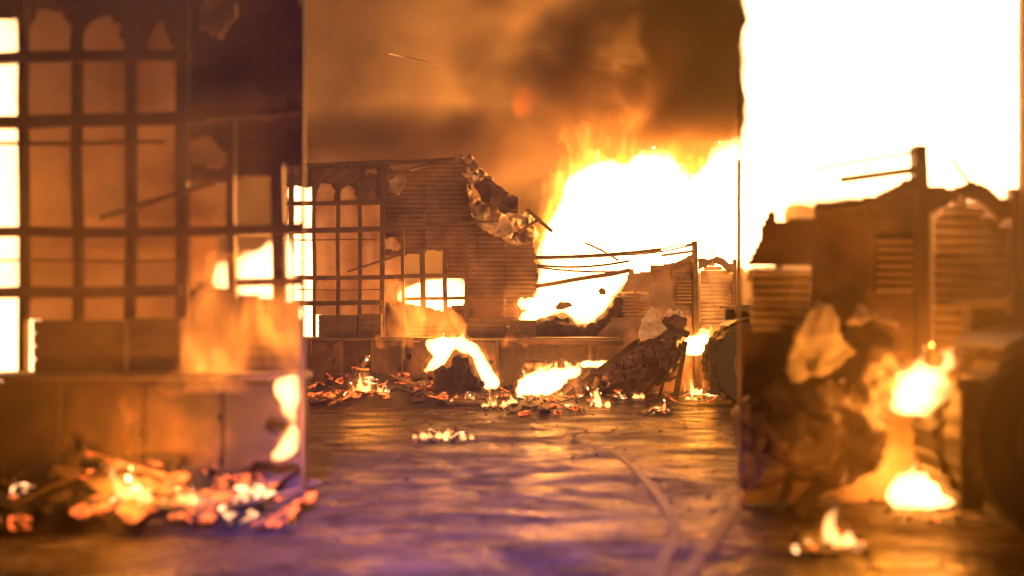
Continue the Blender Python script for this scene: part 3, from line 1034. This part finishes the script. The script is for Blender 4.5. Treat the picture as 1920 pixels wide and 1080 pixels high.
# slumped goods below the white fire: give the flame its ragged lower edge
heap(far, [(900, 640), (905, 615), (960, 606), (1000, 606), (1018, 592), (1040, 590), (1062, 594), (1080, 608), (1098, 614), (1118, 598), (1142, 575), (1160, 548), (1172, 545), (1172, 640)],
     15.0, 'collapsed_goods', 'dark collapsed goods under the ragged lower edge of the white fire', 'goods', M['char'], .32, 130, .04, .07, 3.5, .1)

# ------------------------------------------------------------------ hose on the road
def on_road(u, v):
    p = far(u, v, ground_d(v))
    p.z = -.002
    return p
def spline(pts, n=10):
    out = []
    for i in range(len(pts) - 1):
        p0, p1, p2, p3 = pts[max(i - 1, 0)], pts[i], pts[i + 1], pts[min(i + 2, len(pts) - 1)]
        for k in range(n):
            t = k / n
            out.append(.5 * ((2 * p1) + (-p0 + p2) * t + (2 * p0 - 5 * p1 + 4 * p2 - p3) * t * t + (-p0 + 3 * p1 - 3 * p2 + p3) * t ** 3))
    out.append(pts[-1])
    return out
h1 = tube('fire_hose', spline([on_road(*q) for q in ((1412, 890), (1388, 935), (1352, 990), (1318, 1035), (1280, 1085), (1235, 1150))]), .052, M['hose'], None, 12, .07)
tag(h1, 'flat pale fire hose running down to the bottom right of the wet road', 'hose')
h2 = tube('fire_hose', spline([on_road(*q) for q in ((1152, 846), (1184, 872), (1222, 912), (1258, 965), (1262, 1010), (1240, 1060), (1225, 1140))]), .046, M['hose'], None, 12, .07)
tag(h2, 'curving fire hose on the road left of the straighter hose', 'hose')

# ------------------------------------------------------------------ fire
main = [(1012, 492), (1010, 458), (1030, 425), (1040, 392), (1054, 376), (1058, 344), (1074, 326), (1096, 314), (1120, 288), (1140, 300), (1162, 312), (1186, 300),
        (1214, 285), (1240, 284), (1262, 302), (1282, 326), (1290, 346), (1308, 322), (1330, 292), (1358, 268), (1386, 252), (1430, 240), (1470, 290), (1470, 500), (1200, 520)]
big = flame(far, main, 18.0, 'huge white hot fire roaring behind the kiosk right of centre', .75, 230, .055, .17, 2.3, 0, tongues=44, tall=.34, ybulge=.3, lift=.10, grow=.34)
for u, v, p in ((1130, 370, 2200), (1300, 350, 2400), (1215, 330, 2300)):
    q = far(u, v, 18.0)
    lamp('POINT', q, p, FIRE, .5)
for k, pl in enumerate([[(1052, 360), (1060, 310), (1078, 268), (1096, 300), (1112, 282), (1120, 300), (1100, 350)], [(1120, 310), (1136, 266), (1150, 290), (1166, 258), (1188, 296), (1170, 330)],
                        [(1216, 300), (1228, 262), (1242, 276), (1258, 262), (1270, 300), (1240, 320)], [(1300, 350), (1312, 290), (1336, 262), (1352, 230), (1386, 205), (1420, 215), (1400, 300), (1340, 330)],
                        [(1014, 470), (1018, 420), (1034, 378), (1046, 350), (1056, 390), (1040, 440)]]):
    q = flame(far, pl, 17.5, 'x', .3, 50, .05, .10, 3.2, 0, core=None, halo='tongue', grow=.16, tongues=9, tall=.55, ybulge=.2, name='flame_tongue', lift=.1)
    for key in ('label', 'category'):
        del q[key]
    q.parent = big
low = [(1014, 478), (1180, 484), (1184, 520), (1150, 560), (1132, 588), (1097, 612), (1078, 603), (1062, 590), (1040, 588), (1000, 606), (962, 600), (992, 580), (966, 574), (972, 556), (1000, 560), (1008, 535)]
flame(far, low, 16.2, 'white fire burning through the collapsed stall at the centre', .4, 130, .05, .05, 2.4, 380, grow=.12, ybulge=.1)
flame(far, [(960, 602), (968, 594), (990, 582), (966, 575), (972, 556), (986, 560), (1004, 556), (1030, 552), (1030, 592), (1002, 607), (980, 604)], 15.0,
      'white flames spilling round the right corner of the corrugated shop', .22, 60, .03, .05, 6, 60, 'smallcore', 'smallhalo', .06, 6, .14, .04)
win = [(738, 566), (742, 548), (768, 536), (800, 522), (878, 518), (874, 560), (866, 590), (800, 590), (775, 574)]
edge = [(540, 338), (590, 345), (592, 440), (594, 520), (590, 566), (640, 640), (640, 690), (540, 690)]  # low spread to the right added to light the panels from behind
orange = [(718, 640), (722, 600), (735, 572), (760, 560), (790, 570), (822, 572), (836, 590), (850, 585), (862, 620), (866, 640)]
white = [(792, 637), (830, 630), (872, 632), (898, 648), (922, 688), (946, 728), (908, 732), (897, 704), (882, 668), (852, 655), (836, 682), (806, 700), (782, 706), (812, 668)]
rub1 = [(658, 734), (662, 712), (674, 700), (684, 690), (694, 706), (704, 714), (694, 735)]
rub2 = [(705, 735), (710, 722), (720, 716), (731, 724), (728, 736)]
flame(far, win, 16.0, 'white fire glaring through the barred gap in the distant burnt shop', .3, 60, .04, .03, 3, 110, grow=.08)
fe = flame(far, edge, 16.4, 'pale fire behind the left end of the distant burnt stall', .3, 70, .05, .03, 2.4, 210, grow=.08)
flame(far, orange, 14.75, 'soft orange flames rising behind the distant counter', .32, 70, .04, .05, 3, 90, core=None, halo='wisp', grow=.16, tongues=8, tall=.45, ybulge=.12)
flame(far, white, 13.5, 'white flames curling over the charred bundle at the distant counter', .3, 90, .032, .03, 3.6, 150, 'smallcore', 'smallhalo', .07, 3, .25, .05)
flame(far, rub1, 12.7, 'small bright flame on the distant rubble heap', .14, 34, .022, .025, 7, 70, 'smallcore', 'smallhalo', .06, 0, .2, .05, licks=6)
flame(far, rub2, 12.6, 'tiny flame beside the small flame on the distant rubble', .1, 18, .018, .025, 9, 14, 'smallcore', 'smallhalo', .03, 0, .1, .03, licks=6)
flame(far, [(964, 742), (970, 712), (1000, 698), (1040, 690), (1092, 686), (1090, 702), (1060, 718), (1040, 738), (1000, 742)], 13.4,
      'low wide white fire on the ground at the centre', .2, 70, .025, .05, 7, 110, 'smallcore', 'smallhalo', .06, 12, .16, .08)
flame(far, [(1084, 690), (1090, 676), (1150, 675), (1148, 689)], 14.0, 'thin white flame line under the counter edge right of centre', .1, 26, .022, .012, 6, 20, 'smallcore', 'smallhalo', .03)
flame(far, [(1270, 666), (1284, 650), (1284, 630), (1336, 627), (1334, 650), (1314, 668)], 14.1, 'white fire patch between the distant heap and the trailer', .2, 34, .03, .02, 7, 70, 'smallcore', 'smallhalo', .06, 7, .22)
flame(far, [(1284, 737), (1286, 713), (1326, 712), (1326, 738)], 13.7, 'low white fire on the ground beside the distant trailer wheel', .14, 26, .025, .015, 6, 50, 'smallcore', 'smallhalo', .04, 0, .08, licks=7)
flame(far, [(1212, 772), (1228, 758), (1236, 742), (1244, 756), (1258, 772)], 11.85, 'small star shaped flame alone on the wet road', .12, 22, .016, .012, 9, 12, 'smallcore', 'smallhalo', .03, 0, .1, .04, licks=6)
flame(far, [(1104, 762), (1106, 742), (1116, 730), (1124, 740), (1142, 748), (1144, 762)], 12.45, 'small flame on the road below the slope of the dark heap', .12, 26, .022, .02, 9, 15, 'smallcore', 'smallhalo', .04, 0, .12, .05, licks=6)
flame(far, [(904, 765), (912, 752), (928, 745), (944, 754), (948, 765)], 12.3, 'small flat flame on the wet road left of centre', .1, 18, .016, .025, 9, 12, 'smallcore', 'smallhalo', .03, 0, .06, .05, licks=6)
flame(far, [(772, 824), (800, 814), (818, 802), (830, 800), (846, 812), (890, 824)], 9.35, 'reflection glare on the wet road nearest the camera, shaped as low flames', .07, 18, .014, .01, 12, 5, 'smallcore', 'smallhalo', .02, 0, .04, .04, licks=8)  # glare of the fire on the wet road, added as a glowing flame with lamp

flame(far, [(690, 652), (694, 638), (715, 630), (745, 628), (772, 634), (778, 650), (740, 648)], 14.1, 'reddish flame creeping along the distant counter edge', .12, 30, .03, .03, 5, 0, core=None, halo='wisp', grow=.06, tongues=5, tall=.12, ybulge=.04)
flame(far, [(938, 656), (944, 636), (962, 628), (984, 632), (990, 648), (970, 656)], 14.05, 'small orange flame under the counter left of the low white fire', .12, 30, .03, .03, 5, 0, core=None, halo='wisp', grow=.06, tongues=4, tall=.12, ybulge=.04)
ORD = ['first', 'second', 'third', 'fourth', 'fifth', 'sixth', 'seventh', 'eighth', 'ninth', 'tenth', 'eleventh', 'twelfth', 'thirteenth', 'fourteenth', 'fifteenth']
def tiny(P, rows, label, group):
    for i, (u, v, w, h) in enumerate(sorted(rows)):
        flame(P, [(u - w / 2, v), (u - w * .35, v - h * .5), (u - w * .1, v - h), (u + w * .15, v - h * .8), (u + w * .4, v - h * .4), (u + w / 2, v)], ground_d(v), label % ORD[i],
              .1, 10, .016, .012, 10, 0, 'smallcore', 'smallhalo', .025, 0, .05, .04, licks=max(3, int(w / 5)), group=group)
rows = [(590, 742, 26, 18), (622, 750, 18, 12), (648, 738, 16, 16), (752, 745, 22, 16), (775, 752, 30, 12)]
tiny(far, rows + [(960, 758, 18, 14), (985, 748, 26, 20), (1022, 752, 20, 12), (1050, 746, 24, 16), (1075, 766, 14, 12), (1160, 748, 20, 14), (1195, 746, 26, 16),
                  (1300, 750, 26, 12), (880, 748, 20, 14), (840, 752, 18, 10)], 'tiny flame in the row along the distant rubble, %s from its left end', 'tiny flames along the distant rubble')
tiny(near, rows, 'tiny flame among the close rubble at lower left, %s from the left edge', 'tiny flames on the close rubble')
# fire of the stalls close to the camera
cl = lambda pl, a=500, b=806: clip_poly(pl, a, b)
flame(near, cl(win), 16.0, 'white fire glaring through the barred gap of the close left stall', .3, 50, .03, .025, 3.4, 70, grow=.05)
ne = flame(near, edge, 16.4, 'tall pale fire behind the extreme left edge of the close stall', .3, 60, .04, .02, 3, 90, grow=.05, ybulge=.05)
flame(near, cl(orange), 14.75, 'soft orange flames above the counter of the close left stall', .3, 60, .03, .04, 3.4, 40, core=None, halo='wisp', grow=.10, tongues=4, tall=.3, ybulge=.08)
flame(near, [(690, 652), (694, 638), (715, 630), (745, 628), (772, 634), (778, 650), (740, 648)], 14.05, 'reddish flame creeping along the close left counter edge', .12, 30, .025, .03, 5, 0, core=None, halo='wisp', grow=.05, tongues=5, tall=.12, ybulge=.03)
flame(near, [(788, 640), (800, 634), (809, 630), (809, 694), (800, 702), (778, 708), (800, 676)], 13.5, 'white flame at the right end of the close left counter', .2, 40, .025, .02, 4, 60, 'smallcore', 'smallhalo', .04, ybulge=.03)
flame(near, rub1, 12.7, 'bright flame on the close rubble heap at lower left', .14, 34, .02, .025, 8, 160, 'smallcore', 'smallhalo', .05, 0, .2, .04, licks=6)
flame(near, rub2, 12.6, 'smaller second flame on the close rubble heap at lower left', .1, 18, .018, .015, 9, 12, 'smallcore', 'smallhalo', .03, 0, .1, .03, licks=6)
nmain = clip_poly([(1150, 500), (1150, 300), (1190, 268), (1236, 286), (1290, 238), (1340, 264), (1398, 222), (1450, 280), (1492, 350), (1470, 420), (1500, 500)], 1161, 1510)
nf = flame(near, nmain, 18.0, 'towering white fire behind the close kiosk at the upper right', .6, 110, .05, .05, 2.2, 420, grow=.07, ybulge=.12, lamp_r=.5, tongues=14, tall=.3)
flame(near, clip_poly(low, 1166, 1400) if len(clip_poly(low, 1166, 1400)) > 2 else [(1166, 500), (1180, 500), (1176, 540), (1166, 548)], 16.2,
      'small white fire left of the wall of the close kiosk', .12, 20, .025, .01, 4, 0, grow=.03, ybulge=.03)
flame(near, [(1270, 666), (1284, 650), (1284, 630), (1336, 627), (1334, 650), (1314, 668)], 13.2, 'white fire patch between the close heap and the corner tyre', .2, 34, .025, .02, 7, 170, 'smallcore', 'smallhalo', .06, 7, .22, ybulge=.04)
flame(near, [(1272, 742), (1278, 722), (1292, 710), (1326, 714), (1330, 742)], 13.95, 'low white fire on the ground beside the corner tyre', .14, 26, .022, .015, 6, 110, 'smallcore', 'smallhalo', .05, 5, .12, ybulge=.04)
flame(near, [(1212, 772), (1228, 758), (1236, 742), (1244, 756), (1258, 772)], 11.85, 'star shaped flame on the road at lower right below the close heap', .12, 22, .016, .012, 9, 60, 'smallcore', 'smallhalo', .03, 0, .1, .04, licks=6)

for u, v, p in ((640, 600, 130), (700, 580, 130)):  # added backlights for the panels, set behind the edge fires
    lamp('POINT', far(u, v, 17.4), p * .8, FIRE, .35, fe)
    lamp('POINT', near(u, v, 17.4), p * .75, FIRE, .35, ne)
# dim red puffs inside the smoke, with a spark and an ember
flame(far, [(962, 215), (968, 180), (985, 166), (1012, 172), (1030, 190), (1010, 205), (985, 222)], 17.6, 'dim red puff in the smoke above the shop roof', .5, 24, .08, .12, 1.6, core=None, halo='red', grow=.12)
flame(far, [(1222, 250), (1228, 222), (1250, 212), (1262, 230), (1248, 255)], 18.2, 'dim red puff above the huge fire', .4, 18, .07, .1, 1.8, core=None, halo='red', grow=.1)
flame(far, [(1138, 214), (1146, 208), (1158, 198), (1154, 210), (1142, 218)], 17.6, 'small flying orange spark above the huge fire', .06, 12, .03, .01, 4, core=None, halo='smallhalo', grow=.02)
sp = tube('flying_ember', [far(730 + 95 * i / 12, 101 + 21 * (i / 12) ** 1.1, 17) for i in range(13)], .013, M['flying'], None, 6)
tag(sp, 'thin glowing sliver flying high in the brown smoke', 'ember')

# ------------------------------------------------------------------ smoke and haze
def smoke_mat(name, col, dens, scale, lo, hi, zfade=None, det=3, base=0.0, rise=None):
    m = bpy.data.materials.new(name)
    m.use_nodes = True
    nt = m.node_tree
    nt.nodes.clear()
    out = nt.nodes.new('ShaderNodeOutputMaterial')
    pv = nt.nodes.new('ShaderNodeVolumePrincipled')
    pv.inputs['Color'].default_value = (*col, 1)
    nt.links.new(pv.outputs[0], out.inputs['Volume'])
    if not scale:
        pv.inputs['Density'].default_value = dens
        return m
    tc = nt.nodes.new('ShaderNodeTexCoord')
    n = nt.nodes.new('ShaderNodeTexNoise')
    n.inputs['Scale'].default_value = scale
    n.inputs['Detail'].default_value = det
    n.inputs['Distortion'].default_value = 1.1
    mr = nt.nodes.new('ShaderNodeMapRange')
    for i, x in enumerate((lo, hi, base, dens)):
        mr.inputs[i + 1].default_value = x
    nt.links.new(tc.outputs['Object'], n.inputs['Vector'])
    nt.links.new(n.outputs[0], mr.inputs[0])
    src = mr.outputs[0]
    if zfade:
        # fades out towards the faces of its domain (ellipsoid fall-off)
        mp = nt.nodes.new('ShaderNodeMapping')
        mp.vector_type = 'POINT'
        c, s = zfade
        mp.inputs['Location'].default_value = tuple(-c[i] / s[i] for i in range(3))
        mp.inputs['Scale'].default_value = tuple(1 / s[i] for i in range(3))
        ln = nt.nodes.new('ShaderNodeVectorMath')
        ln.operation = 'LENGTH'
        fd = nt.nodes.new('ShaderNodeMapRange')
        for i, x in enumerate((.35, 1.0, 1.0, 0.0)):
            fd.inputs[i + 1].default_value = x
        mu = nt.nodes.new('ShaderNodeMath')
        mu.operation = 'MULTIPLY'
        nt.links.new(tc.outputs['Object'], mp.inputs[0])
        nt.links.new(mp.outputs[0], ln.inputs[0])
        nt.links.new(ln.outputs['Value'], fd.inputs[0])
        nt.links.new(src, mu.inputs[0])
        nt.links.new(fd.outputs[0], mu.inputs[1])
        src = mu.outputs[0]
    if rise:
        sx = nt.nodes.new('ShaderNodeSeparateXYZ')
        rz = nt.nodes.new('ShaderNodeMapRange')
        for i, x in enumerate(rise):
            rz.inputs[i + 1].default_value = x
        mu = nt.nodes.new('ShaderNodeMath')
        mu.operation = 'MULTIPLY'
        nt.links.new(tc.outputs['Object'], sx.inputs[0])
        nt.links.new(sx.outputs[2], rz.inputs[0])
        nt.links.new(src, mu.inputs[0])
        nt.links.new(rz.outputs[0], mu.inputs[1])
        src = mu.outputs[0]
    nt.links.new(src, pv.inputs['Density'])
    return m
def domain(name, a, b, m):
    o = box(name, a, b, m, None, 0)
    o['kind'] = 'stuff'
    return o
domain('smoke', (-18, 20.3, .4), (18, 28, 17), smoke_mat('drifting_smoke', (.96, .83, .58), .8, .27, .455, .60, det=5, base=.05, rise=(4.0, 8.0, .3, 1.0)))
pc, ps = (4.4, 16.6, 7.0), (4.8, 1.9, 2.2)
domain('dark_smoke', tuple(pc[i] - ps[i] for i in range(3)), tuple(pc[i] + ps[i] for i in range(3)),
       smoke_mat('dark_smoke', (.13, .09, .06), 6.0, .62, .37, .56, (pc, ps), det=5))
bc, bs = (-1.9, 16.5, 5.2), (4.6, 1.4, 1.0)
domain('dark_smoke', tuple(bc[i] - bs[i] for i in range(3)), tuple(bc[i] + bs[i] for i in range(3)),
       smoke_mat('low_dark_smoke', (.16, .11, .07), 2.2, .5, .30, .58, (bc, bs)))
for nm, c_, s_, dn in (('added_veil_right', (3.1, 4.8, 1.8), (1.75, .85, 2.2), .17), ('added_veil_left', (-3.0, 5.2, 2.7), (1.7, .8, 2.6), .17)):  # thin smoke added to lay an orange veil over the close stalls
    domain('drifting_smoke', tuple(c_[i] - s_[i] for i in range(3)), tuple(c_[i] + s_[i] for i in range(3)), smoke_mat(nm, (.93, .8, .6), dn, .9, .3, .65, (c_, s_), base=.03, det=1))
domain('haze', (-30, -6, -1), (30, 45, 18), smoke_mat('haze', (.92, .76, .42), .0034, None, 0, 0))
sc.collection.children.link(COL)
